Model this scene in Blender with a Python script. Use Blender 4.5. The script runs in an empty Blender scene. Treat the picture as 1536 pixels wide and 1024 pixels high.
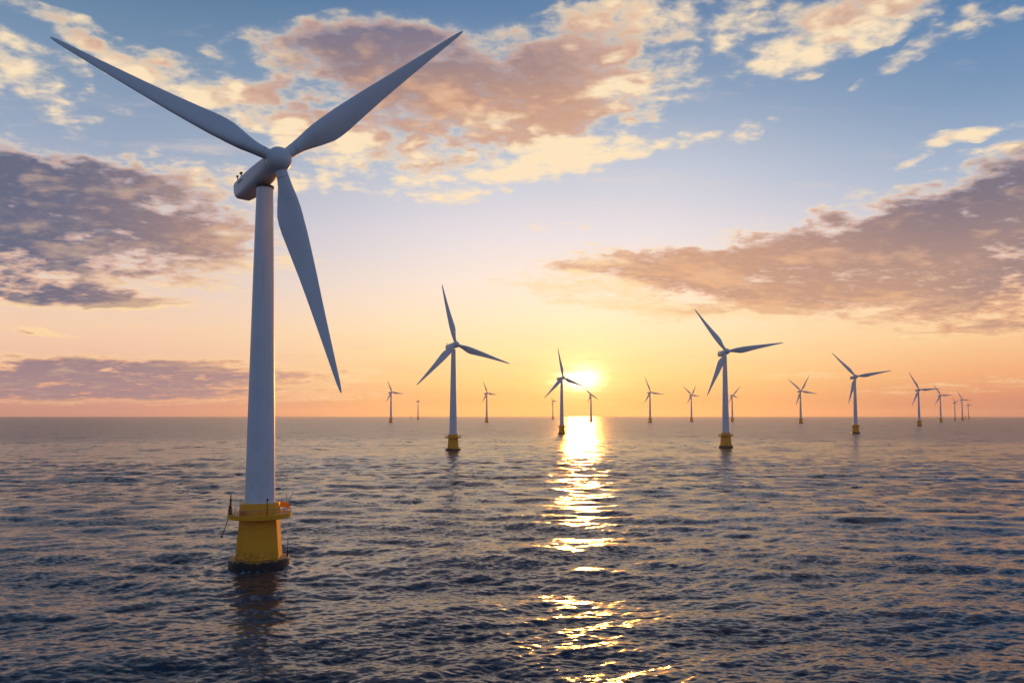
import bpy, bmesh, math, random
import numpy as np
from mathutils import Vector, Matrix, Quaternion
R = math.radians
scene = bpy.context.scene
COL = scene.collection

# ------------------------------------------------------------------ camera
EYE_Z = 33.5                       # a drone a third of the way up the nearest tower
FOC = 1152.0                       # focal length in pixels of the 1536 px wide photograph
PITCH = math.atan(56 / FOC)
SHIFT = 55 / FOC
cam_data = bpy.data.cameras.new('camera'); cam = bpy.data.objects.new('camera', cam_data); COL.objects.link(cam)
cam_data.sensor_width = 36; cam_data.lens = FOC / 1536 * 36
cam_data.shift_y = 55 / 1536
cam_data.clip_start = 0.5; cam_data.clip_end = 120000
cam.location = (0, 0, EYE_Z); cam.rotation_euler = (R(90) + PITCH, 0, 0)
scene.camera = cam
CAM = Vector((0, 0, EYE_Z))
FW = Vector((0, math.cos(PITCH), math.sin(PITCH))); UP = Vector((0, -math.sin(PITCH), math.cos(PITCH))); RT = Vector((1, 0, 0))

def ray(px, py):                   # direction (unit depth) towards a photograph pixel
    return RT * ((px - 768) / FOC) + UP * (-(py - 512) / FOC + SHIFT) + FW

def angles(px, py):                # azimuth and elevation in degrees
    d = ray(px, py).normalized()
    return math.degrees(math.atan2(d.x, d.y)), math.degrees(math.asin(d.z))

def s2l(c):
    return tuple(((v / 255) / 12.92 if v / 255 <= .04045 else ((v / 255 + .055) / 1.055) ** 2.4) for v in c)

# ------------------------------------------------------------------ exposure
scene.view_settings.view_transform = 'Standard'; scene.view_settings.look = 'None'
scene.view_settings.exposure = 0; scene.view_settings.gamma = 1; scene.view_settings.use_curve_mapping = False

# ------------------------------------------------------------------ sun
SUN_AZ, SUN_EL = angles(872, 568)
SUN_DIR = Vector((math.sin(R(SUN_AZ)) * math.cos(R(SUN_EL)), math.cos(R(SUN_AZ)) * math.cos(R(SUN_EL)), math.sin(R(SUN_EL))))
sl = bpy.data.lights.new('sun', 'SUN'); sl.energy = 2.1; sl.angle = R(2.0); sl.color = (1.0, 0.35, 0.045)
so = bpy.data.objects.new('sun', sl); COL.objects.link(so); so.location = SUN_DIR * 300
so.rotation_euler = SUN_DIR.to_track_quat('Z', 'Y').to_euler()

# ------------------------------------------------------------------ node expressions
class X:
    """a node socket (or number) with arithmetic"""
    def __init__(s, nt, v): s.nt, s.v = nt, v
    def _m(s, op, *a):
        n = s.nt.nodes.new('ShaderNodeMath'); n.operation = op
        for i, q in enumerate((s,) + a):
            q = q.v if isinstance(q, X) else q
            if isinstance(q, (int, float)): n.inputs[i].default_value = q
            else: s.nt.links.new(q, n.inputs[i])
        return X(s.nt, n.outputs[0])
    def __add__(s, o): return s._m('ADD', o)
    __radd__ = __add__
    def __sub__(s, o): return s._m('SUBTRACT', o)
    def __rsub__(s, o): return X(s.nt, float(o))._m('SUBTRACT', s)
    def __mul__(s, o): return s._m('MULTIPLY', o)
    __rmul__ = __mul__
    def __truediv__(s, o): return s._m('DIVIDE', o)
    def __rtruediv__(s, o): return X(s.nt, float(o))._m('DIVIDE', s)
    def max(s, o): return s._m('MAXIMUM', o)
    def min(s, o): return s._m('MINIMUM', o)
    def abs(s): return s._m('ABSOLUTE')
    def exp(s): return s._m('EXPONENT')
    def sqrt(s): return s._m('SQRT')
    def pow(s, e): return s._m('POWER', e)
    def sat(s): return s.max(0.0).min(1.0)
    def step(s, a, b):             # smoothstep
        n = s.nt.nodes.new('ShaderNodeMapRange'); n.interpolation_type = 'SMOOTHSTEP'
        s.nt.links.new(s.v, n.inputs[0]); n.inputs[1].default_value = a; n.inputs[2].default_value = b
        return X(s.nt, n.outputs[0])
    def lin(s, a, b, c=0., d=1.):
        n = s.nt.nodes.new('ShaderNodeMapRange')
        s.nt.links.new(s.v, n.inputs[0])
        for i, q in enumerate((a, b, c, d)): n.inputs[i + 1].default_value = q
        return X(s.nt, n.outputs[0])

def vec(nt, x, y, z):
    n = nt.nodes.new('ShaderNodeCombineXYZ')
    for i, q in enumerate((x, y, z)):
        q = q.v if isinstance(q, X) else q
        if isinstance(q, (int, float)): n.inputs[i].default_value = q
        else: nt.links.new(q, n.inputs[i])
    return n.outputs[0]

def vmath(nt, op, a, b=None):
    n = nt.nodes.new('ShaderNodeVectorMath'); n.operation = op
    for i, q in enumerate((a, b)):
        if q is None: continue
        if isinstance(q, (tuple, list, Vector)): n.inputs[i].default_value = tuple(q)
        else: nt.links.new(q, n.inputs[i])
    return n

def sep(nt, v):
    n = nt.nodes.new('ShaderNodeSeparateXYZ'); nt.links.new(v, n.inputs[0])
    return [X(nt, o) for o in n.outputs]

def noise(nt, v, scale, detail=4, rough=.5, dist=0., lac=2.0, color=False):
    n = nt.nodes.new('ShaderNodeTexNoise'); n.inputs['Scale'].default_value = scale
    n.inputs['Detail'].default_value = detail; n.inputs['Roughness'].default_value = rough
    n.inputs['Distortion'].default_value = dist; n.inputs['Lacunarity'].default_value = lac
    if v is not None: nt.links.new(v, n.inputs['Vector'])
    return n.outputs['Color'] if color else X(nt, n.outputs[0])

def mixc(nt, f, a, b, op='MIX'):
    n = nt.nodes.new('ShaderNodeMix'); n.data_type = 'RGBA'; n.blend_type = op; n.clamp_result = False
    f = f.v if isinstance(f, X) else f
    if isinstance(f, (int, float)): n.inputs[0].default_value = f
    else: nt.links.new(f, n.inputs[0])
    for k, q in ((6, a), (7, b)):
        if isinstance(q, (tuple, list)): n.inputs[k].default_value = (*q[:3], 1)
        else: nt.links.new(q, n.inputs[k])
    return n.outputs[2]

def ramp(nt, fac, stops, interp='LINEAR'):
    n = nt.nodes.new('ShaderNodeValToRGB'); n.color_ramp.interpolation = interp
    nt.links.new(fac.v, n.inputs[0]); e = n.color_ramp.elements
    while len(e) > 1: e.remove(e[-1])
    stops = sorted(stops, key=lambda q: q[0])
    e[0].position = stops[0][0]; e[0].color = (*stops[0][1], 1)
    for p, c in stops[1:]:
        k = e.new(p); k.color = (*c, 1)
    return n.outputs[0]

# ------------------------------------------------------------------ sky
world = bpy.data.worlds.new('World'); scene.world = world; world.use_nodes = True
nt = world.node_tree; nt.nodes.clear()

# cloud banks: centre, half length, half height (photograph pixels), turn in degrees (up to the right), amount, body (1 = thick and grey)
BANKS = [
    (120, 335, 260, 92, -4, 1.15, 1.0), (-90, 300, 220, 110, 0, 1.1, 1.0), (280, 345, 120, 46, -12, .9, .6), (90, 440, 190, 13, 0, .95, .8),
    (570, 112, 180, 60, 0, .98, .85), (740, 170, 220, 70, 10, .92, .5), (340, 145, 170, 30, -14, .74, .15), (500, 190, 170, 30, -8, .8, .1), (800, 245, 190, 26, 8, .9, .05),
    (905, 120, 95, 90, 30, .72, .1), (385, 262, 150, 34, 0, .72, .1), (560, 62, 110, 34, 0, .72, .9), (830, 120, 60, 60, 0, .6, .4),
    (50, 118, 110, 42, -12, .70, .1), (150, 52, 110, 18, -16, .52, .1), (20, 62, 90, 16, -8, .58, .1), (40, 12, 130, 20, 0, .5, .4), (220, 66, 70, 14, -8, .5, .3),
    (1200, 48, 150, 42, 8, .9, .12), (1320, 12, 140, 34, 0, .8, .3), (1085, 18, 60, 26, 0, .7, .1), (940, 40, 60, 20, 0, .42, .1), (1440, 45, 130, 15, 18, .72, .1), (1064, 72, 26, 9, 0, .8, .1),
    (1075, 203, 80, 17, 8, .74, .05), (1490, 186, 80, 12, 8, .8, .1), (1400, 222, 80, 8, 12, .55, .1), (1525, 208, 40, 7, 8, .6, .1),
    (1460, 330, 260, 76, 8, 1.15, 1.0), (1260, 385, 300, 62, 6, 1.1, .8), (980, 405, 190, 30, 4, 1.0, .5), (1000, 462, 150, 9, -3, .85, .3), (1200, 450, 170, 18, 5, .8, .4),
    (1460, 440, 260, 34, 4, 1.0, .7), (1480, 490, 190, 20, 2, .9, .6), (1620, 260, 120, 60, 0, .9, 1.),
    (80, 554, 190, 21, 0, 1.1, .85), (330, 560, 200, 17, 0, 1.05, .8), (-60, 585, 360, 20, 0, .95, .8), (250, 588, 300, 14, 0, .9, .7), (568, 552, 30, 6, 0, .8, .5), (60, 496, 46, 6, 0, .9, .7),
    (870, 553, 60, 5, 0, .9, 0.), (880, 540, 26, 4, 0, .7, 0.), (1180, 566, 160, 4, 0, .55, .3), (840, 350, 70, 8, 0, .42, 0.), (1490, 575, 200, 12, 4, .5, .4),
    # out of the picture: scattered banks behind and overhead
    (-900, 250, 300, 60, 0, .8, .7), (2300, 300, 380, 70, 0, .8, .7), (500, -420, 420, 90, 8, .7, .6), (1300, -520, 420, 90, 12, .7, .6),
]
def cloud_group():
    g = bpy.data.node_groups.new('cloud_density', 'ShaderNodeTree')
    g.interface.new_socket('Dir', in_out='INPUT', socket_type='NodeSocketVector')
    g.interface.new_socket('Density', in_out='OUTPUT', socket_type='NodeSocketFloat')
    g.interface.new_socket('Body', in_out='OUTPUT', socket_type='NodeSocketFloat')
    g.interface.new_socket('Soft', in_out='OUTPUT', socket_type='NodeSocketFloat')
    gi = g.nodes.new('NodeGroupInput'); go = g.nodes.new('NodeGroupOutput')
    d = vmath(g, 'NORMALIZE', gi.outputs[0]).outputs[0]
    x, y, z = sep(g, d)
    zz = z.max(-.02) + .16
    px, py = x / zz, y / zz
    P = vec(g, px * .85, py, 0.0)
    # warp of the outlines, in degrees
    wc = sep(g, noise(g, P, 2.6, 3, .55, color=True))
    az = x._m('ARCTAN2', y) * 57.29578 + (wc[0] - .5) * 9.0
    el = z._m('ARCSINE') * 57.29578 + (wc[1] - .5) * 4.5 * z.step(-.02, .22)
    tot = X(g, 0.0); body = X(g, 0.0)
    for (cx, cy, hl, hh, turn, amt, bod) in BANKS:
        a0, e0 = angles(cx, cy); t = R(turn)
        k = 57.29578 / FOC * math.cos(R(a0)) ** 1.5
        ku = k * hl; kv = k * hh
        du = az - a0; dv = el - e0
        c, s = math.cos(t), math.sin(t)
        u = du * (c / ku) + dv * (s / ku); v = dv * (c / kv) - du * (s / kv)
        q = (1.0 - (u * u + v * v) * .30).max(0.0)
        q = q * q * amt
        tot = tot.max(q) if False else (tot + q - tot * q * .75)
        if bod > .2: body = body + q * bod
    n0 = noise(g, P, 4.2, 2, .5, .3)
    n1 = noise(g, P, 12.0, 4, .58, .15)
    n2 = noise(g, P, 32.0, 7, .62, .2)
    vo = g.nodes.new('ShaderNodeTexVoronoi'); vo.feature = 'SMOOTH_F1'; vo.voronoi_dimensions = '2D'
    vo.inputs['Scale'].default_value = 13.0; vo.inputs['Smoothness'].default_value = .55
    jit = noise(g, P, 9.0, 3, .6, color=True)
    vj = vmath(g, 'SCALE', jit); vj.inputs['Scale'].default_value = .17
    g.links.new(vmath(g, 'ADD', vec(g, px, py, 0.0), vj.outputs[0]).outputs[0], vo.inputs['Vector'])
    cells = (.40 - X(g, vo.outputs['Distance'])) * (z.step(.10, .34) * .62 + .18) * (1.15 - body.sat() * .45)
    soft = cells + tot * .92 + (n0 - .5) * 1.25 + (n1 - .5) * 1.05 - .38
    soft = soft - (1.0 - tot.step(.02, .25)) * 1.0
    dens = soft + (n2 - .5) * 1.0
    g.links.new(dens.v, go.inputs[0]); g.links.new(body.v, go.inputs[1]); g.links.new(soft.v, go.inputs[2])
    return g

cg = cloud_group()
tc = nt.nodes.new('ShaderNodeTexCoord')
D = vmath(nt, 'NORMALIZE', tc.outputs['Generated']).outputs[0]
dx, dy, dz = sep(nt, D)
el = dz._m('ARCSINE') * 57.29578
az = dx._m('ARCTAN2', dy) * 57.29578
cosang = X(nt, vmath(nt, 'DOT_PRODUCT', D, SUN_DIR).outputs['Value'])
ang = cosang.min(1.0)._m('ARCCOSINE') * 57.29578

def el_of(py): return math.degrees(math.atan((623 - py) / FOC))
def stops(pairs, tail):
    o = [((el_of(py) + 4) / 94, s2l(c)) for py, c in pairs]
    o += [((e + 4) / 94, s2l(c)) for e, c in tail]
    return o
eln = (el + 4.0) / 94.0
left = ramp(nt, eln, stops([(622, (206, 148, 138)), (600, (222, 160, 142)), (560, (240, 192, 164)), (505, (246, 208, 176)), (460, (236, 208, 192)), (380, (200, 196, 206)), (250, (152, 168, 192)), (120, (116, 144, 174)), (0, (84, 120, 156))],
                           [(45, (58, 90, 130)), (90, (40, 66, 102))]))
mid = ramp(nt, eln, stops([(622, (250, 186, 112)), (598, (251, 190, 120)), (572, (252, 208, 136)), (530, (253, 222, 164)), (480, (253, 230, 194)), (420, (247, 230, 216)), (350, (230, 222, 226)), (260, (198, 204, 217)), (150, (148, 168, 194)), (0, (96, 130, 168))],
                          [(45, (60, 94, 138)), (90, (40, 66, 102))]))
right = ramp(nt, eln, stops([(622, (196, 132, 114)), (600, (218, 146, 116)), (570, (243, 174, 124)), (520, (251, 204, 152)), (470, (250, 214, 178)), (400, (220, 210, 212)), (300, (162, 180, 204)), (200, (122, 152, 186)), (100, (92, 132, 174)), (0, (70, 114, 162))],
                            [(45, (54, 86, 132)), (90, (40, 66, 102))]))
back = ramp(nt, eln, [(0.0, s2l((106, 108, 134))), (4 / 94, s2l((126, 124, 148))), (10 / 94, s2l((140, 142, 168))), (22 / 94, s2l((120, 140, 174))), (50 / 94, s2l((80, 114, 158))), (1.0, s2l((36, 62, 98)))])
daz = az - SUN_AZ
wl = (-1.0 * daz).step(4, 34)
wr = daz.step(3, 30)
base = mixc(nt, wl, mid, left)
base = mixc(nt, wr, base, right)
wb = daz.abs().step(38, 100)
base = mixc(nt, wb, base, back)
# a little of the physical sky beneath the measured colours
sky = nt.nodes.new('ShaderNodeTexSky'); sky.sky_type = 'NISHITA'; sky.sun_disc = False
sky.sun_elevation = R(SUN_EL); sky.sun_rotation = R(SUN_AZ); sky.dust_density = 2.5
phys = mixc(nt, 1.0, sky.outputs[0], (.003, .003, .004), 'MULTIPLY')
base = mixc(nt, 1.0, base, phys, 'ADD')
# soft uneven veil low down
zz = dz.max(-.02) + .10
P = vec(nt, dx / zz, dy / zz, 0.0)
veil = noise(nt, P, 1.6, 5, .55, .4)
band = (veil - .5) * 1.2 * (1.0 - dz.step(.03, .16))
base = mixc(nt, (band * .5).sat(), base, s2l((214, 140, 118)))
streak = noise(nt, vec(nt, dx / zz * .35, dy / zz, 2.0), 4.0, 7, .62, .3)
cirrus = streak.step(.56, .80) * dz.step(.10, .25) * .55
base = mixc(nt, cirrus, base, s2l((236, 214, 200)))

# sun glow
glow = (ang * ang * (-1 / 130.0)).exp()
halo = (ang * (-1 / 2.2)).exp()
core_n = noise(nt, P, 2.5, 3, .5)
du = (az - SUN_AZ) * .62; dvv = (el - SUN_EL + .05)
ca = (du * du + dvv * dvv * 1.25).sqrt() * (1.0 + (core_n - .5) * 1.1)
core = (ca * ca * (-1 / .55)).exp() + (ca * -1.25).exp() * .16
sunc = mixc(nt, 1.0, vec(nt, halo * .45, halo * .27, halo * .05), vec(nt, core * 2.9, core * 2.1, core * 1.25), 'ADD')
sunc = mixc(nt, 1.0, sunc, vec(nt, glow * .035, glow * .02, glow * .0), 'ADD')

def dens_at(v):
    n = nt.nodes.new('ShaderNodeGroup'); n.node_tree = cg
    nt.links.new(v, n.inputs[0]); return [X(nt, o) for o in n.outputs]
d0, body, s0 = dens_at(D)
toward = vmath(nt, 'SUBTRACT', tuple(SUN_DIR), D).outputs[0]
toward = vmath(nt, 'NORMALIZE', toward).outputs[0]
sc_ = vmath(nt, 'SCALE', toward); sc_.inputs['Scale'].default_value = .045
d1, _, s1 = dens_at(vmath(nt, 'ADD', D, sc_.outputs[0]).outputs[0])
alpha = d0.step(-.10, .62) * .85 + d0.step(-.30, .30) * .15
solid = s0.step(-.05, .62)
bod = (body * 1.1).sat()
thick = solid * (.22 + .66 * bod) + (d0 - s0) * .48
grad = ((s0 - s1) * .9 + (d0 - d1) * .22).sat()
lit = grad * (1.0 - solid * bod * .8)
far = ang.step(17, 40).max(daz.step(8, 26) * dz.step(.10, .26) * .85)                                   # away from the sun the bodies turn from orange-mauve to slate
low = 1.0 - dz.step(.06, .32)
edge_c = mixc(nt, low, s2l((255, 230, 192)), s2l((255, 218, 164)))
mid_c = mixc(nt, low, s2l((214, 172, 150)), s2l((230, 170, 132)))
sh_c = mixc(nt, far, s2l((204, 158, 132)), s2l((100, 104, 128)))
sh_c = mixc(nt, dz.step(.36, .50) , sh_c, s2l((104, 112, 142)))
sh_c = mixc(nt, 1.0 - dz.step(.03, .11), sh_c, s2l((164, 136, 142)))
under = mixc(nt, far, s2l((238, 176, 132)), s2l((186, 156, 146)))
sh_c = mixc(nt, grad.step(.0, .7) * .55, sh_c, under)
cc = mixc(nt, thick.step(.05, .45), edge_c, mid_c)
cc = mixc(nt, thick.step(.30, .88), cc, sh_c)
cc = mixc(nt, lit.step(0., .55) * (1.0 - thick.step(.75, 1.3) * .5), cc, edge_c)
behind = daz.abs().step(45, 110)
cc = mixc(nt, behind, cc, s2l((116, 124, 152)))
opac = alpha * (1.0 - (1.0 - dz.step(-.005, .02)) * .5) * (.97 - behind * .3)
withc = mixc(nt, opac, base, cc)
sunfade = 1.0 - opac * .55
fin = mixc(nt, sunfade, withc, mixc(nt, 1.0, withc, sunc, 'ADD'))
bg = nt.nodes.new('ShaderNodeBackground'); nt.links.new(fin, bg.inputs[0]); bg.inputs[1].default_value = 1.0
wo = nt.nodes.new('ShaderNodeOutputWorld'); nt.links.new(bg.outputs[0], wo.inputs[0])
world.cycles.sampling_method = 'MANUAL'; world.cycles.sample_map_resolution = 1024

# ------------------------------------------------------------------ materials
def material(name, color, rough=.5, metal=0., dirt=None, dirt_scale=.5, amount=.3, bump=0.):
    m = bpy.data.materials.new(name); m.use_nodes = True; t = m.node_tree
    b = t.nodes['Principled BSDF']; b.inputs['Roughness'].default_value = rough; b.inputs['Metallic'].default_value = metal
    tcn = t.nodes.new('ShaderNodeTexCoord')
    n = noise(t, tcn.outputs['Object'], dirt_scale, 6, .62)
    c = mixc(t, n.step(.45, .75) * amount, color, dirt or tuple(v * .55 for v in color))
    t.links.new(c, b.inputs['Base Color'])
    t.links.new((n * .25 + (rough - .12)).v, b.inputs['Roughness'])
    if bump:
        bn = t.nodes.new('ShaderNodeBump'); bn.inputs['Strength'].default_value = bump; bn.inputs['Distance'].default_value = .02
        t.links.new(noise(t, tcn.outputs['Object'], 6, 4).v, bn.inputs['Height']); t.links.new(bn.outputs[0], b.inputs['Normal'])
    return m

M_WHITE = material('white_gelcoat', (.70, .72, .74), .42, dirt=(.52, .52, .52), dirt_scale=.18, amount=.35)
M_TOWER = material('white_tower_paint', (.74, .76, .78), .45, dirt=(.56, .56, .55), dirt_scale=.12, amount=.4)
t = M_TOWER.node_tree; b = t.nodes['Principled BSDF']
tcn = t.nodes.new('ShaderNodeTexCoord'); ox, oy, oz = sep(t, tcn.outputs['Object'])
stain = noise(t, vec(t, ox * 1.6, oy * 1.6, oz * .05), 1.0, 6, .65).step(.50, .78)
salt = (1.0 - oz.step(15, 30)) * noise(t, vec(t, ox, oy, oz * .4), .9, 5, .6).step(.45, .7)
old = b.inputs['Base Color'].links[0].from_socket
t.links.new(mixc(t, salt * .3, mixc(t, stain * .45, old, (.44, .43, .40)), (.50, .45, .36)), b.inputs['Base Color'])
M_YELLOW = material('yellow_marine_paint', (.98, .40, .003), .5, dirt=(.70, .25, .005), dirt_scale=.45, amount=.35, bump=.15)
t = M_YELLOW.node_tree; b = t.nodes['Principled BSDF']
tcn = t.nodes.new('ShaderNodeTexCoord'); ox, oy, oz = sep(t, tcn.outputs['Object'])
run = noise(t, vec(t, ox * 2.2, oy * 2.2, oz * .12), 1.0, 5, .6).step(.56, .74)
foot = (1.0 - oz.step(2.2, 5.0)) * noise(t, tcn.outputs['Object'], 1.3, 5, .65).step(.42, .62)
old = b.inputs['Base Color'].links[0].from_socket
t.links.new(mixc(t, foot * .6, mixc(t, run * .32, old, (.34, .12, .012)), (.16, .09, .015)), b.inputs['Base Color'])
M_STEEL = material('galvanised_steel', (.30, .30, .30), .5, .6)
M_DARK = material('dark_steel', (.035, .035, .04), .55)
M_CAB = material('orange_cabinet_paint', (.70, .24, .02), .5)
M_SEAM = material('seam_grey', (.46, .47, .48), .55)
# pile collar: yellow above, black weed and mussels below with a ragged edge
M_COLLAR = bpy.data.materials.new('weed_covered_concrete'); M_COLLAR.use_nodes = True
t = M_COLLAR.node_tree; b = t.nodes['Principled BSDF']
tcn = t.nodes.new('ShaderNodeTexCoord'); ox, oy, oz = sep(t, tcn.outputs['Object'])
n = noise(t, tcn.outputs['Object'], .9, 6, .65)
weed = (oz + (n - .5) * 2.4).step(1.75, 2.15)
c = mixc(t, weed, (.008, .009, .009), (.42, .19, .02))
t.links.new(c, b.inputs['Base Color']); t.links.new((.35 + weed * .25).v, b.inputs['Roughness'])
bn = t.nodes.new('ShaderNodeBump'); bn.inputs['Strength'].default_value = .6; bn.inputs['Distance'].default_value = .15
t.links.new(noise(t, tcn.outputs['Object'], 3.0, 5).v, bn.inputs['Height']); t.links.new(bn.outputs[0], b.inputs['Normal'])

# ------------------------------------------------------------------ mesh helpers
def obj(name, bm, mat, parent=None, smooth=True, angle=35):
    me = bpy.data.meshes.new(name); bmesh.ops.recalc_face_normals(bm, faces=bm.faces); bm.to_mesh(me); bm.free()
    me.materials.append(mat)
    if smooth:
        for p in me.polygons: p.use_smooth = True
        me.set_sharp_from_angle(angle=R(angle))
    o = bpy.data.objects.new(name, me); COL.objects.link(o)
    if parent: o.parent = parent
    return o

def lathe(bm, prof, seg=48, phase=0., M=Matrix()):
    rings = []
    for r, z in prof:
        rings.append([bm.verts.new(M @ Vector((r * math.sin(phase + 2 * math.pi * k / seg), -r * math.cos(phase + 2 * math.pi * k / seg), z))) for k in range(seg)])
    for a, b_ in zip(rings, rings[1:]):
        for k in range(seg):
            bm.faces.new((a[k], a[(k + 1) % seg], b_[(k + 1) % seg], b_[k]))
    for rg, flip in ((rings[0], True), (rings[-1], False)):
        bm.faces.new(rg[::-1] if flip else rg)
    return rings

def tube(bm, pts, r, seg=8, closed=False):
    pts = [Vector(p) for p in pts]; n = len(pts); rings = []
    for i, p in enumerate(pts):
        a = pts[(i - 1) % n] if (closed or i > 0) else p
        c = pts[(i + 1) % n] if (closed or i < n - 1) else p
        d = (c - a).normalized(); u = d.cross(Vector((0, 0, 1)))
        if u.length < .05: u = d.cross(Vector((1, 0, 0)))
        u.normalize(); w = u.cross(d)
        rings.append([bm.verts.new(p + (u * math.cos(2 * math.pi * k / seg) + w * math.sin(2 * math.pi * k / seg)) * r) for k in range(seg)])
    m = n if closed else n - 1
    for i in range(m):
        a, c = rings[i], rings[(i + 1) % n]
        for k in range(seg): bm.faces.new((a[k], a[(k + 1) % seg], c[(k + 1) % seg], c[k]))
    if not closed: bm.faces.new(rings[0][::-1]); bm.faces.new(rings[-1])

def box(bm, c, s, M=Matrix(), bev=0.):
    r = bmesh.ops.create_cube(bm, size=1); vs = r['verts']
    for v in vs: v.co = M @ Vector((c[0] + v.co.x * s[0], c[1] + v.co.y * s[1], c[2] + v.co.z * s[2]))
    if bev:
        es = list({e for v in vs for e in v.link_edges})
        bmesh.ops.bevel(bm, geom=es, offset=bev, segments=2, affect='EDGES', profile=.5)

def ring_pts(r, z, n=48, a0=0., a1=360.):
    full = abs(a1 - a0 - 360) < 1e-6
    return [(r * math.sin(R(a0 + (a1 - a0) * k / (n if full else n - 1))), -r * math.cos(R(a0 + (a1 - a0) * k / (n if full else n - 1))), z) for k in range(n)]

# ------------------------------------------------------------------ turbine parts (hub height 90)
HUB_Z = 90.0
def polar(r, deg, z): return (r * math.sin(R(deg + 18)), -r * math.cos(R(deg + 18)), z)      # 0 deg faces the viewer, + to the right

bm = bmesh.new(); lathe(bm, [(6.55, -6), (6.6, 1.6), (6.55, 1.95), (6.35, 2.1), (4.4, 2.12)], 56)
P_COLLAR = obj('pile_collar', bm, M_COLLAR)

bm = bmesh.new()                                                  # six-sided tapering shaft and a bevelled foot
lathe(bm, [(5.42, 2.0), (5.36, 2.6), (4.62, 10.6), (4.62, 10.95)], 6, R(-12.7 + 20))
bmesh.ops.bevel(bm, geom=[e for e in bm.edges if abs(e.verts[0].co.z - e.verts[1].co.z) > 1], offset=.12, segments=2, affect='EDGES')
P_SHAFT = obj('transition_piece', bm, M_YELLOW)

bm = bmesh.new()
lathe(bm, [(4.8, 10.70), (6.6, 10.95), (6.9, 11.05), (6.9, 11.95), (6.8, 12.0), (6.3, 12.02), (4.0, 12.03)], 40)
P_DECK = obj('platform', bm, M_YELLOW)
bm = bmesh.new()
lathe(bm, [(4.35, 12.0), (4.35, 14.1), (4.25, 14.3), (3.2, 14.35)], 40)
P_COLLAR_TOP = obj('tower_socket', bm, M_YELLOW)

bm = bmesh.new()
for k in range(28):
    if k in (19,): continue
    a = 360 / 28 * k
    tube(bm, [polar(6.72, a, 11.9), polar(6.72, a, 13.25)], .055, 6)
tube(bm, ring_pts(6.72, 13.22, 56), .05, 6, True); tube(bm, ring_pts(6.72, 12.62, 56), .035, 6, True)
P_RAIL = obj('railing', bm, M_STEEL)

bm = bmesh.new()                                                  # tower with three bolted flanges
lathe(bm, [(3.32, 14.3), (3.32, 14.55), (3.26, 14.6), (2.98, 32), (2.62, 50), (2.25, 68), (1.86, 85.6), (1.86, 86.2)], 64)
P_TOWER = obj('tower', bm, M_TOWER)
P_FLANGES = []
for z in (36.5, 61.0):
    bm = bmesh.new(); r = np.interp(z, [14.6, 32, 50, 68, 85.6], [3.26, 2.98, 2.62, 2.25, 1.86])
    lathe(bm, [(r - .2, z - .08), (r + .025, z - .08), (r + .025, z + .08), (r - .2, z + .08)], 64)
    P_FLANGES.append(obj('flange_seam', bm, M_TOWER))
bm = bmesh.new(); lathe(bm, [(1.5, 86.0), (2.02, 86.05), (2.02, 86.55), (1.5, 86.6)], 48)
P_YAW = obj('yaw_ring', bm, M_DARK)

# nacelle: axis along +X towards the rotor, origin on the tower axis at hub height
def rrect(w, h, r, n=6):
    pts = []
    for cx, cy, a0 in ((w / 2 - r, h / 2 - r, 0), (-w / 2 + r, h / 2 - r, 90), (-w / 2 + r, -h / 2 + r, 180), (w / 2 - r, -h / 2 + r, 270)):
        for k in range(n):
            a = R(a0 + 90 * k / (n - 1)); pts.append((cx + r * math.cos(a), cy + r * math.sin(a)))
    return pts
bm = bmesh.new(); rings = []
for x, w, h, r, z in [(-12.9, 3.1, 2.5, .7, .35), (-12.7, 3.7, 3.3, .8, .2), (-11.8, 4.2, 4.3, .9, -.15), (-8.6, 4.6, 5.0, 1.2, -.3), (-3, 4.8, 5.2, 1.6, -.25), (1.0, 4.8, 5.1, 2.0, -.15), (3.2, 4.7, 4.8, 2.3, -.05), (4.4, 4.6, 4.7, 2.28, 0), (4.55, 4.1, 4.2, 2.05, 0)]:
    rings.append([bm.verts.new((x, p[0], p[1] + z)) for p in rrect(w, h, r)])
for a, c in zip(rings, rings[1:]):
    for k in range(len(a)): bm.faces.new((a[k], a[(k + 1) % len(a)], c[(k + 1) % len(a)], c[k]))
bm.faces.new(rings[0][::-1]); bm.faces.new(rings[-1])
P_NAC = obj('nacelle', bm, M_WHITE, angle=28)
bm = bmesh.new(); tube(bm, [(-11.0, -1.5, 1.6), (-11.0, -1.5, 3.05)], .11, 8); box(bm, (-11.0, -1.5, 3.05), (.5, .5, .4), bev=.08)
P_SENSOR = obj('wind_sensor', bm, M_DARK)
bm = bmesh.new(); tube(bm, [(-9.2, -1.4, 2.0), (-9.2, -1.4, 3.15)], .13, 8); box(bm, (-9.2, -1.4, 3.15), (.8, .55, .4), bev=.1)
P_SENSOR_B = obj('second_wind_sensor', bm, M_DARK)  # the other of the two wind sensors on the nacelle roof
bm = bmesh.new(); box(bm, (-8.2, -2.32, .5), (2.4, .06, .35), bev=.02)
P_VENT = obj('side_vent', bm, M_DARK)
bm = bmesh.new()                                                  # hub: round spinner
Mx = Matrix.Rotation(R(90), 4, 'Y')
lathe(bm, [(2.2, -2.0), (2.5, -1.7), (2.75, -.8), (2.85, .2), (2.72, 1.1), (2.35, 1.9), (1.75, 2.5), (.95, 2.85), (.25, 2.95)], 48, 0, Mx)
P_HUB = obj('hub', bm, M_WHITE, angle=60)

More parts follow.
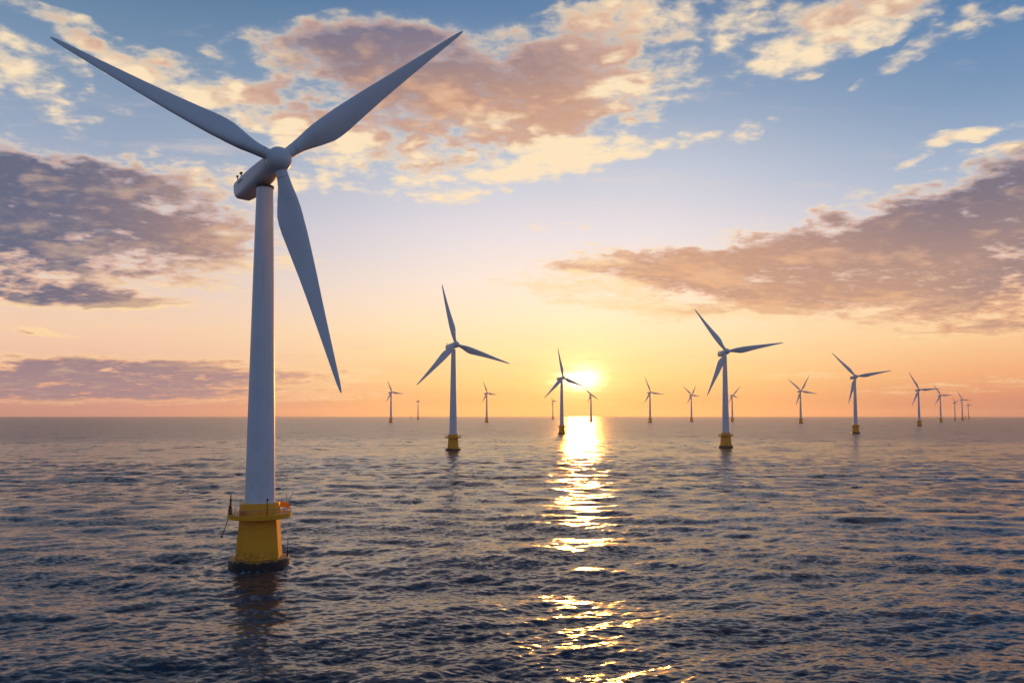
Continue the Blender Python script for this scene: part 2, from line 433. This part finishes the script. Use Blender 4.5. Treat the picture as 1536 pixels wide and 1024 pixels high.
# blade along +X, chord along Y, suction side towards Z (the viewer); length 53 from the hub centre
BL = 53.0
bm = bmesh.new(); rings = []
st = [0.030, .06, .085, .11, .14, .17, .20, .235, .27, .31, .36, .42, .50, .58, .66, .74, .82, .89, .94, .97, .99, 1.0]
for tt in st:
    ch = np.interp(tt, [0, .07, .12, .18, .24, .30, .40, .60, .80, .90, .96, .985, 1.0], [2.55, 2.6, 3.3, 4.8, 5.75, 5.75, 4.95, 3.35, 2.0, 1.35, .95, .65, .25])
    th = ch * np.interp(tt, [0, .07, .12, .2, .3, .5, .8, 1], [1, 1, .74, .42, .28, .2, .16, .14])
    rd = float(np.interp(tt, [0, .07, .2], [1, 1, 0]))             # 1 = round root
    tw = R(np.interp(tt, [0, .1, .3, .6, 1], [20, 18, 9, 3, -1]))
    pre = 1.6 * tt ** 2.2
    off = np.interp(tt, [0, .1, .25, .5, 1], [0, 0, -.12, -.05, 0]) * ch
    ring = []
    for k in range(28):
        a = 2 * math.pi * k / 28
        xe, ye = .5 * math.cos(a), .5 * math.sin(a)
        u = .5 * (1 - math.cos(a)) if False else .5 - xe              # 0 leading .. 1 trailing
        yt = 5 * .2 * (.2969 * math.sqrt(max(u, 0)) - .126 * u - .3516 * u * u + .2843 * u ** 3 - .1015 * u ** 4)
        ya = yt * (1 if ye >= 0 else -1) / .2 * .98
        yy = (rd * ye * 1.0 + (1 - rd) * ya * 1.0) * th
        xx = (xe) * ch + off
        c, s = math.cos(tw), math.sin(tw)
        ring.append(bm.verts.new((tt * BL, xx * c - yy * s, xx * s + yy * c + pre)))
    rings.append(ring)
for a, c in zip(rings, rings[1:]):
    for k in range(28): bm.faces.new((a[k], a[(k + 1) % 28], c[(k + 1) % 28], c[k]))
bm.faces.new(rings[0][::-1]); bm.faces.new(rings[-1])
P_BLADE = obj('blade', bm, M_WHITE, angle=50)
bm = bmesh.new(); lathe(bm, [(1.2, 4.0), (1.345, 4.02), (1.345, 4.16), (1.2, 4.18)], 40, 0, Mx)
P_BAND = obj('root_band', bm, M_SEAM)

# fittings that only the nearest platform shows
bm = bmesh.new()
tube(bm, [polar(6.3, -78, 12), polar(6.3, -78, 15.4)], .22, 10); tube(bm, [polar(6.5, -74, 15.0), polar(6.2, -70, 12.1)], .14, 8)
tube(bm, [polar(6.3, -78, 15.3), polar(6.4, -73, 16.5)], .11, 8); tube(bm, [polar(6.3, -78, 14.9), polar(6.8, -62, 15.1)], .12, 8)
box(bm, polar(6.3, -78, 13.0), (.7, .7, 1.9), bev=.08)
P_CRANE = obj('davit_crane', bm, M_DARK)
bm = bmesh.new(); p0 = Vector(polar(6.7, -86, 11.1)); p1 = Vector(polar(7.9, -84, 7.4))
tube(bm, [p0, p0.lerp(p1, .35) + Vector((0, 0, -.25)), p1], .075, 8); tube(bm, [p1 + Vector((-.25, 0, 0)), p1 + Vector((.1, 0, -.5))], .2, 8)
P_HOSE = obj('hanging_boom', bm, M_DARK)
bm = bmesh.new()
tube(bm, [polar(6.6, 118, 12), polar(6.6, 118, 15.9)], .06, 6)
for k in range(3): tube(bm, [polar(6.6, a_, 13.4 + k * .8 + 0.0) for a_ in (118, 107, 96)], .05, 6)
tube(bm, [polar(6.6, 96, 12), polar(6.6, 96, 15.0), polar(7.2, 92, 16.6)], .07, 6)
P_AERIAL = obj('rail_frame', bm, M_STEEL)
bm = bmesh.new()
for k in range(9):
    a0, a1 = 98 + k * 6.5, 98 + (k + 1) * 6.5
    v = [bm.verts.new(polar(r_, a, z)) for r_, a, z in ((6.45, a0, 12.6), (6.45, a1, 12.6), (6.45, a1, 13.85), (6.45, a0, 13.85), (6.58, a0, 12.6), (6.58, a1, 12.6), (6.58, a1, 13.85), (6.58, a0, 13.85))]
    for f in ((0, 1, 2, 3), (5, 4, 7, 6), (4, 5, 1, 0), (3, 2, 6, 7)) + (((4, 0, 3, 7),) if k == 0 else ()) + (((1, 5, 6, 2),) if k == 8 else ()):
        bm.faces.new([v[i] for i in f])
bmesh.ops.remove_doubles(bm, verts=bm.verts, dist=.001)
P_PANEL = obj('wind_screen', bm, M_YELLOW)
bm = bmesh.new(); tube(bm, [polar(6.72, 13, 11.9), polar(6.72, 13, 15.3), polar(6.62, 14, 15.6)], .09, 8); box(bm, polar(6.65, 13.6, 15.5), (.35, .35, .55), bev=.06)
P_LAMP = obj('marker_lamp', bm, M_DARK)
bm = bmesh.new(); tube(bm, [polar(6.2, 80, 2.1), polar(6.2, 80, 3.0), polar(6.25, 81, 6.2)], .09, 8); tube(bm, [polar(6.2, 80, 2.1), polar(6.2, 80, 3.4)], .2, 8)
P_ROD = obj('antenna', bm, M_DARK)  # thin antenna post standing on the pile collar
bm = bmesh.new(); box(bm, polar(5.6, -38, 12.5), (1.1, .8, .9), bev=.06)
P_BOX = obj('deck_box', bm, M_CAB)

PROTO = [P_COLLAR, P_SHAFT, P_DECK, P_COLLAR_TOP, P_RAIL, P_TOWER, *P_FLANGES, P_YAW, P_NAC, P_SENSOR, P_SENSOR_B, P_VENT, P_HUB, P_BLADE, P_BAND,
         P_CRANE, P_HOSE, P_AERIAL, P_PANEL, P_LAMP, P_ROD, P_BOX]
def use(p, parent, M=Matrix()):
    c = p.copy(); COL.objects.link(c); c.parent = parent; c.matrix_basis = M
    return c

def turbine(base, hub, tips, yaw, label, size=None, tilt=5., nyaw=None, ntilt=None, detail=2, wide=1.0, over=5.2):
    """base, hub and tips are photograph pixels; the turbine stands in the sea at the depth its size asks for"""
    H = base[1] - hub[1]
    s = size or min(1.6, H / (base[1] - 623) / 2.70)
    depth = FOC * HUB_Z * s / H
    d = ray(*hub); C = CAM + d * depth
    psi, ti = R(yaw), R(tilt)
    n = Vector((math.sin(psi) * math.cos(ti), -math.cos(psi) * math.cos(ti), math.sin(ti)))
    npsi, nti = R(yaw if nyaw is None else nyaw), R(tilt if ntilt is None else ntilt)
    nn = Vector((math.sin(npsi) * math.cos(nti), -math.cos(npsi) * math.cos(nti), math.sin(nti)))
    ax = C - nn * over * s                                           # a point on the tower axis at the nacelle
    root = bpy.data.objects.new('wind_turbine', None); COL.objects.link(root)
    root.location = (ax.x, ax.y, 0); sc = ax.z / HUB_Z
    root.scale = (sc, sc, sc); root.empty_display_size = 2
    root['label'] = label; root['category'] = 'wind turbine'; root['group'] = 'offshore wind turbines'
    Wm = Matrix.Diagonal((wide, wide, 1, 1))
    use(P_COLLAR, root, Wm)
    use(P_SHAFT, root, Wm); dk = use(P_DECK, root, Wm); use(P_COLLAR_TOP, root, Wm)
    tw = use(P_TOWER, root, Wm)
    if detail > 0: use(P_RAIL, dk)
    if detail > 1:
        for q in P_FLANGES: use(q, tw)
        use(P_YAW, root)
    # nacelle frame: X along nn
    X_ = nn; Y_ = Vector((0, 0, 1)).cross(X_).normalized(); Z_ = X_.cross(Y_)
    Mn = Matrix((X_, Y_, Z_)).transposed().to_4x4(); Mn.translation = Vector((0, 0, HUB_Z))
    nc = use(P_NAC, root, Mn)
    if detail > 1: use(P_SENSOR, nc); use(P_SENSOR_B, nc); use(P_VENT, nc)
    Xr = n; Yr = Vector((0, 0, 1)).cross(Xr).normalized(); Zr = Xr.cross(Yr)
    Mh = Matrix((Xr, Yr, Zr)).transposed().to_4x4(); Mh.translation = Vector((0, 0, HUB_Z)) + nn * over
    use(P_HUB, root, Mh)
    hl = Mh.translation; C2 = Vector(root.location) + hl * sc
    for tp in tips:
        q = ray(*tp); lam0 = (C2 - CAM).dot(n) / q.dot(n); best = None
        for k in range(-60, 61):                                      # meet the rotor plane, or leave it a little to keep the length
            lam = lam0 * (1 + k * .004)
            v = CAM + q * lam - C2; Lb = v.length / sc; outp = v.dot(n) / sc
            e = ((Lb - 53) / 53) ** 2 * 1.0 + (outp / 53) ** 2 * 1.2
            if best is None or e < best[0]: best = (e, v / sc)
        v = best[1]; Lb = v.length
        bx = v.normalized(); bz = (n - bx * n.dot(bx)).normalized(); by = bz.cross(bx)
        Mb = Matrix((bx, by, bz)).transposed().to_4x4(); Mb.translation = hl
        k = Lb / BL
        b_ = use(P_BLADE, root, Mb @ Matrix.Diagonal((k, .9 + .1 * k, .9 + .1 * k, 1)))
        if detail > 1: use(P_BAND, b_)
    return root, dk

root, dk = turbine((389.5, 848), (418, 240), [(75, 62), (690, 52), (508, 590)], 32, 'largest white wind turbine on a yellow railed foundation, towering over all the others', nyaw=44, ntilt=10, over=6.5)
MAIN_POS = Vector(root.location)
for p in (P_CRANE, P_AERIAL, P_PANEL, P_LAMP, P_BOX): use(p, dk)
use(P_HOSE, dk)
use(P_ROD, root)
turbine((680, 675.6), (684, 516.5), [(661.7, 427), (763.6, 545.8), (623.7, 578)], 29, 'white turbine on yellow base, second biggest on the left, between largest turbine and sun')
turbine((845, 650.5), (845, 566.5), [(835.9, 521), (876, 580), (815.1, 597.5)], 28, 'turbine glowing orange beside the sun, its right blade dissolving in the glare')
turbine((1090.3, 671), (1090, 527), [(1040.9, 464), (1174.3, 514.2), (1059.7, 593.7)], 8, 'biggest turbine right of the sun, blade pointing down left of its tower', over=4.6)
turbine((1286, 649.5), (1284.2, 564.5), [(1246.7, 528.8), (1337, 555.7), (1272, 605.5)], 3, 'mid-sized turbine right of the four-bladed one, two blades raised, yellow base', detail=1)
turbine((1380, 638.4), (1379.2, 584.3), [(1362.6, 557.7), (1410.4, 582.8), (1367.4, 608.2)], 2, 'small turbine whose level blade reaches across the next turbine on its right', detail=1)
turbine((1412.6, 632.5), (1411.5, 592.7), [(1400.2, 577), (1428, 592.3), (1401.5, 607.5)], 2, 'small turbine just behind the tip of a level blade, orange base', detail=0)
turbine((1433.3, 629.8), (1433, 603.7), [(1428, 596), (1438.4, 599.4), (1432.2, 610)], 10, 'tiny turbine with a Y-shaped rotor between two larger ones on the right', detail=0)
turbine((1443.5, 629.6), (1444, 599.1), [(1434.6, 585), (1456.3, 600), (1440.6, 606)], 4, 'little dark turbine just right of the tiny Y-rotored one', detail=0)
turbine((1453.4, 628), (1453.2, 607), [(1451, 601.5), (1459, 608), (1450, 613)], 12, 'faintest turbine at the far right end of the row on the horizon', detail=0)
turbine((587.6, 632.3), (588, 588), [(580.8, 570.8), (604, 590.6), (578.9, 602.5)], 40, 'small turbine on the horizon just right of the largest blade tip, orange base', detail=0)
turbine((731, 631.4), (731.4, 589.5), [(723.8, 570.8), (744.9, 592), (722.4, 603.4)], 36, 'small turbine alone on the horizon between the second biggest left one and the sun', detail=0)
turbine((630.6, 626), (628.5, 601.5), [(627.2, 591), (625.6, 608), (629.6, 606.5)], 78, 'pale distant turbine seen nearly edge-on, its nacelle pointing left', detail=0)
turbine((830.5, 625), (830, 601.5), [(825.5, 595.5), (836, 601), (827, 609)], 30, 'very faint turbine in the glow left of the orange sunlit tower', detail=0)
turbine((887, 630), (887.2, 591.5), [(876, 582.5), (898, 599.5), (881, 604)], 15, 'faint turbine washed out by glare right below the sun', detail=0)
turbine((976.9, 633.5), (976.2, 588.3), [(966.6, 564.2), (995.9, 591.4), (965.7, 605)], 20, 'small turbine nearest to the sun on its right, orange base', detail=0)
turbine((1038.7, 631), (1037.8, 592.3), [(1024, 579), (1043.7, 577.8), (1050.2, 594.5), (1030, 605.7)], 10, 'small four-bladed turbine close left of the biggest one on the right', detail=0)
turbine((1099.3, 631), (1099.3, 592.5), [(1110.5, 579), (1106.5, 596.5), (1092, 605)], 15, 'small turbine half hidden behind the tower of the biggest one on the right', detail=0)
turbine((1203.4, 634.5), (1201.9, 586.2), [(1180.5, 567.4), (1213.5, 562.7), (1225.6, 590.6), (1193, 608.4)], 10, 'four-bladed turbine alone between the two larger turbines on the right', detail=0)
for p in PROTO: bpy.data.objects.remove(p)

# small marks on the horizon
def marker(px, py, h, label):
    d = ray(px, py); k = -EYE_Z / d.z; k = min(k, 9000); p = CAM + d * k
    root = bpy.data.objects.new('navigation_buoy', None); COL.objects.link(root); root.location = (p.x, p.y, 0); root.scale = (h / 10,) * 3
    root['label'] = label; root['category'] = 'buoy'; root['group'] = 'far navigation buoys'
    bm = bmesh.new(); lathe(bm, [(1.2, -.8), (1.6, 0), (1.6, 1.2), (1.1, 1.6), (.5, 1.8)], 20); obj('float', bm, M_DARK, root)
    bm = bmesh.new()
    for a in (0, 120, 240): tube(bm, [polar(1.0, a, 1.5), polar(.3, a, 7.5)], .16, 6)
    lathe(bm, [(.5, 7.4), (.55, 7.6), (.55, 9.4), (.1, 10)], 16); obj('lantern_mast', bm, M_DARK, root)
marker(616.3, 628.3, 36, 'tiny dark buoy left of the pale edge-on turbine')
marker(1448.4, 628.6, 34, 'tiny dark buoy at the foot of the faintest right turbine')

# ------------------------------------------------------------------ sea
rng = np.random.default_rng(7)
def wave_tile(N, L, lo, hi, peak, wind, spread, slope, chop):
    """a periodic patch of wind sea: height and sideways displacement, scaled to an rms slope"""
    k1 = np.fft.fftfreq(N, L / N) * 2 * np.pi
    kx, ky = np.meshgrid(k1, k1, indexing='ij'); k = np.hypot(kx, ky); k[0, 0] = 1
    lam = 2 * np.pi / k
    kp = 2 * np.pi / peak
    S = np.exp(-1.25 * (kp / k) ** 2) / k ** 4
    S *= 1 / (1 + (lo / lam) ** 12) / (1 + (lam / hi) ** 12)
    th = np.arctan2(ky, kx) - wind
    S *= (np.cos(th / 2) ** 2) ** spread + .02
    S[0, 0] = 0
    A = np.sqrt(S) * (rng.normal(size=(N, N)) + 1j * rng.normal(size=(N, N)))
    h = np.fft.ifft2(A).real; sx = np.fft.ifft2(1j * kx * A).real; sy = np.fft.ifft2(1j * ky * A).real
    g = slope / np.sqrt((sx ** 2 + sy ** 2).mean())
    ddx = np.fft.ifft2(-1j * kx / k * A).real; ddy = np.fft.ifft2(-1j * ky / k * A).real
    return (L, N, h * g, ddx * g * chop, ddy * g * chop)

def sample(T, x, y):
    L, N, *F = T
    u = x / L * N; v = y / L * N
    i = np.floor(u).astype(int); j = np.floor(v).astype(int); a = u - i; c = v - j
    i0, i1, j0, j1 = i % N, (i + 1) % N, j % N, (j + 1) % N
    return [f[i0, j0] * (1 - a) * (1 - c) + f[i1, j0] * a * (1 - c) + f[i0, j1] * (1 - a) * c + f[i1, j1] * a * c for f in F]

W0 = R(-90 + 8)
BANDS = [  # tile, wavelength that stands for it, rms slope
    (wave_tile(512, 611., 26, 140, 60, W0, 12, .05, 1.0), 36, .05),
    (wave_tile(512, 173., 8, 30, 22, W0 - .2, 12, .08, 1.2), 11, .08),
    (wave_tile(512, 61., 2.6, 9, 8, W0 + .25, 9, .105, 1.1), 3.6, .105),
    (wave_tile(512, 23.7, .9, 3, 3, W0 - .1, 9, .11, .9), 1.3, .11),
]
# one sheet to the horizon: fine where the view is, coarser behind
az_f = np.linspace(-R(56), R(56), 1800); az_b = np.linspace(R(56), 2 * math.pi - R(56), 110)[1:-1]
azs = np.concatenate([az_f, az_b])
ypx = np.concatenate([np.linspace(1500, 300, 50, endpoint=False), np.arange(300, 60, -.48), np.arange(60, 1.0, -.27), [1.0]])   # pixels (1024 wide) below the horizon
rad = 768 * EYE_Z / ypx
rad = np.concatenate([[2.0, 6.0, 11.0], rad])
A_, R_ = np.meshgrid(azs, rad, indexing='ij'); nA, nR = A_.shape
x0 = R_ * np.sin(A_); y0 = R_ * np.cos(A_); Z0 = np.zeros_like(x0); X0 = x0.copy(); Y0 = y0.copy()
dr = np.gradient(rad)[None, :] * np.ones((nA, 1))
daz_ = np.gradient(azs)[:, None] * R_
spac = np.maximum(dr, np.where(np.abs(A_) < R(56.1), daz_, np.maximum(daz_, 0)))
unres = []
ROUGHER = .9 * np.clip((R_ - 150) / 220, 0, 1)            # the wind is fresher farther out
for T, wlen, sl_ in BANDS:
    w = np.clip((wlen / spac - 1.3) / 2.2, 0, 1); w = w * w * (3 - 2 * w)
    h, ux, uy = sample(T, x0 + 1000, y0 + 500)
    if 5 < wlen < 20: w = w * (1 + ROUGHER)
    Z0 += h * w; X0 += ux * w; Y0 += uy * w
    unres.append(np.clip(1 - w * w, 0, 1))
db = np.hypot(x0 - MAIN_POS.x, y0 - MAIN_POS.y)                       # wavelets thrown back by the nearest foundation
Z0 += .22 * np.cos((db - 6.6) * 1.9) * np.exp(-np.clip(db - 6.6, 0, 99) / 7.0) * (db > 4)
# gusts: calmer and rougher patches
me = bpy.data.meshes.new('sea')
nv = nA * nR
co = np.stack([X0, Y0, Z0], -1).reshape(-1, 3).astype(np.float32)
idx = np.arange(nv).reshape(nA, nR)
a = idx; b2 = np.roll(idx, -1, axis=0)
quads = np.stack([a[:, :-1], a[:, 1:], b2[:, 1:], b2[:, :-1]], -1).reshape(-1, 4)
me.vertices.add(nv); me.vertices.foreach_set('co', co.ravel())
me.loops.add(quads.size); me.loops.foreach_set('vertex_index', quads.ravel().astype(np.int32))
me.polygons.add(len(quads)); me.polygons.foreach_set('loop_start', np.arange(0, quads.size, 4, dtype=np.int32))
me.polygons.foreach_set('use_smooth', np.ones(len(quads), dtype=bool))
me.update(calc_edges=True)
for nm, arr in (('unres_swell', unres[0]), ('unres_wave', unres[1]), ('unres_chop', unres[2]), ('unres_ripple', unres[3])):
    at = me.attributes.new(nm, 'FLOAT', 'POINT'); at.data.foreach_set('value', arr.reshape(-1).astype(np.float32))
sea = bpy.data.objects.new('sea', me); COL.objects.link(sea); sea['kind'] = 'structure'
if me.polygons[len(quads) // 2].normal.z < 0: me.flip_normals()

M_SEA = bpy.data.materials.new('sea_water'); M_SEA.use_nodes = True; t = M_SEA.node_tree; b = t.nodes['Principled BSDF']
me.materials.append(M_SEA)
geo = t.nodes.new('ShaderNodeNewGeometry')
px, py, pz = sep(t, geo.outputs['Position'])
def attr(n):
    a = t.nodes.new('ShaderNodeAttribute'); a.attribute_name = n; return X(t, a.outputs['Fac'])
def slopes(scale, ax, seed, detail, gain, skew=False):   # skew: gentle backs, short steep fronts turned downwind
    c = noise(t, vec(t, px * ax + py * .13, py - px * .06, float(seed)), scale, detail, .6, color=True)
    r_, g_, b__ = sep(t, c)
    if skew: return (r_ - .5) * gain * ax * .6, ((g_ - .53).max(0.0) * 3.0 - .10) * gain
    return (r_ - .5) * gain * ax, (g_ - .5) * gain
patch = noise(t, vec(t, px * .35, py, 3.3), .016, 4, .6).lin(.3, .7, .45, 1.6)
sx, sy = slopes(1.5, .42, 1, 2, .85)                       # fine ripples everywhere
for nm, scl, ax, seed, gain in (('unres_ripple', .75, .5, 5, .24), ('unres_chop', .20, .8, 9, .66), ('unres_wave', .08, .9, 13, .85), ('unres_swell', .022, .9, 17, .62)):
    u = attr(nm); qx, qy = slopes(scl, ax, seed, 3, gain, True)
    sx = sx + qx * u; sy = sy + qy * u
streaks = noise(t, vec(t, px * .9, py, 8.1), .007, 4, .65).lin(.32, .68, .45, 1.65)   # gusts and calms, far bigger than a wave
patch = patch * streaks
sx = sx * patch; sy = sy * patch
nrm = vmath(t, 'ADD', geo.outputs['Normal'], vec(t, -1.0 * sx, -1.0 * sy, 0.0)).outputs[0]
nrm = vmath(t, 'NORMALIZE', nrm).outputs[0]
t.links.new(nrm, b.inputs['Normal'])
dist = ((px - MAIN_POS.x) * (px - MAIN_POS.x) + (py - MAIN_POS.y) * (py - MAIN_POS.y)).sqrt()
fn = noise(t, geo.outputs['Position'], .9, 7, .66, .4)
foam = (fn - (dist - 6.0) * .035).step(.46, .62) * (1.0 - dist.step(9, 17))
t.links.new(mixc(t, foam * .75, (.010, .026, .042), (.55, .58, .60)), b.inputs['Base Color'])
b.inputs['IOR'].default_value = 1.5; b.inputs['Specular Tint'].default_value = (1, .89, .82, 1)  # warm light put into the reflection colour; water itself has no such tint
t.links.new((.17 + attr('unres_wave') * .04 + attr('unres_swell') * .09).v, b.inputs['Roughness'])

# ------------------------------------------------------------------ sea air
bm = bmesh.new(); box(bm, (0, 0, 110), (54000, 54000, 240))
bmesh.ops.translate(bm, verts=bm.verts, vec=(0, 0, 0))
M_HAZE = bpy.data.materials.new('sea_haze'); M_HAZE.use_nodes = True; t = M_HAZE.node_tree; t.nodes.clear()
pv = t.nodes.new('ShaderNodeVolumePrincipled'); ho = t.nodes.new('ShaderNodeOutputMaterial'); t.links.new(pv.outputs[0], ho.inputs['Volume'])
pv.inputs['Color'].default_value = (.96, .93, .90, 1); pv.inputs['Density'].default_value = 2.3e-5; pv.inputs['Anisotropy'].default_value = .6
haze = obj('haze', bm, M_HAZE, smooth=False); haze['kind'] = 'stuff'
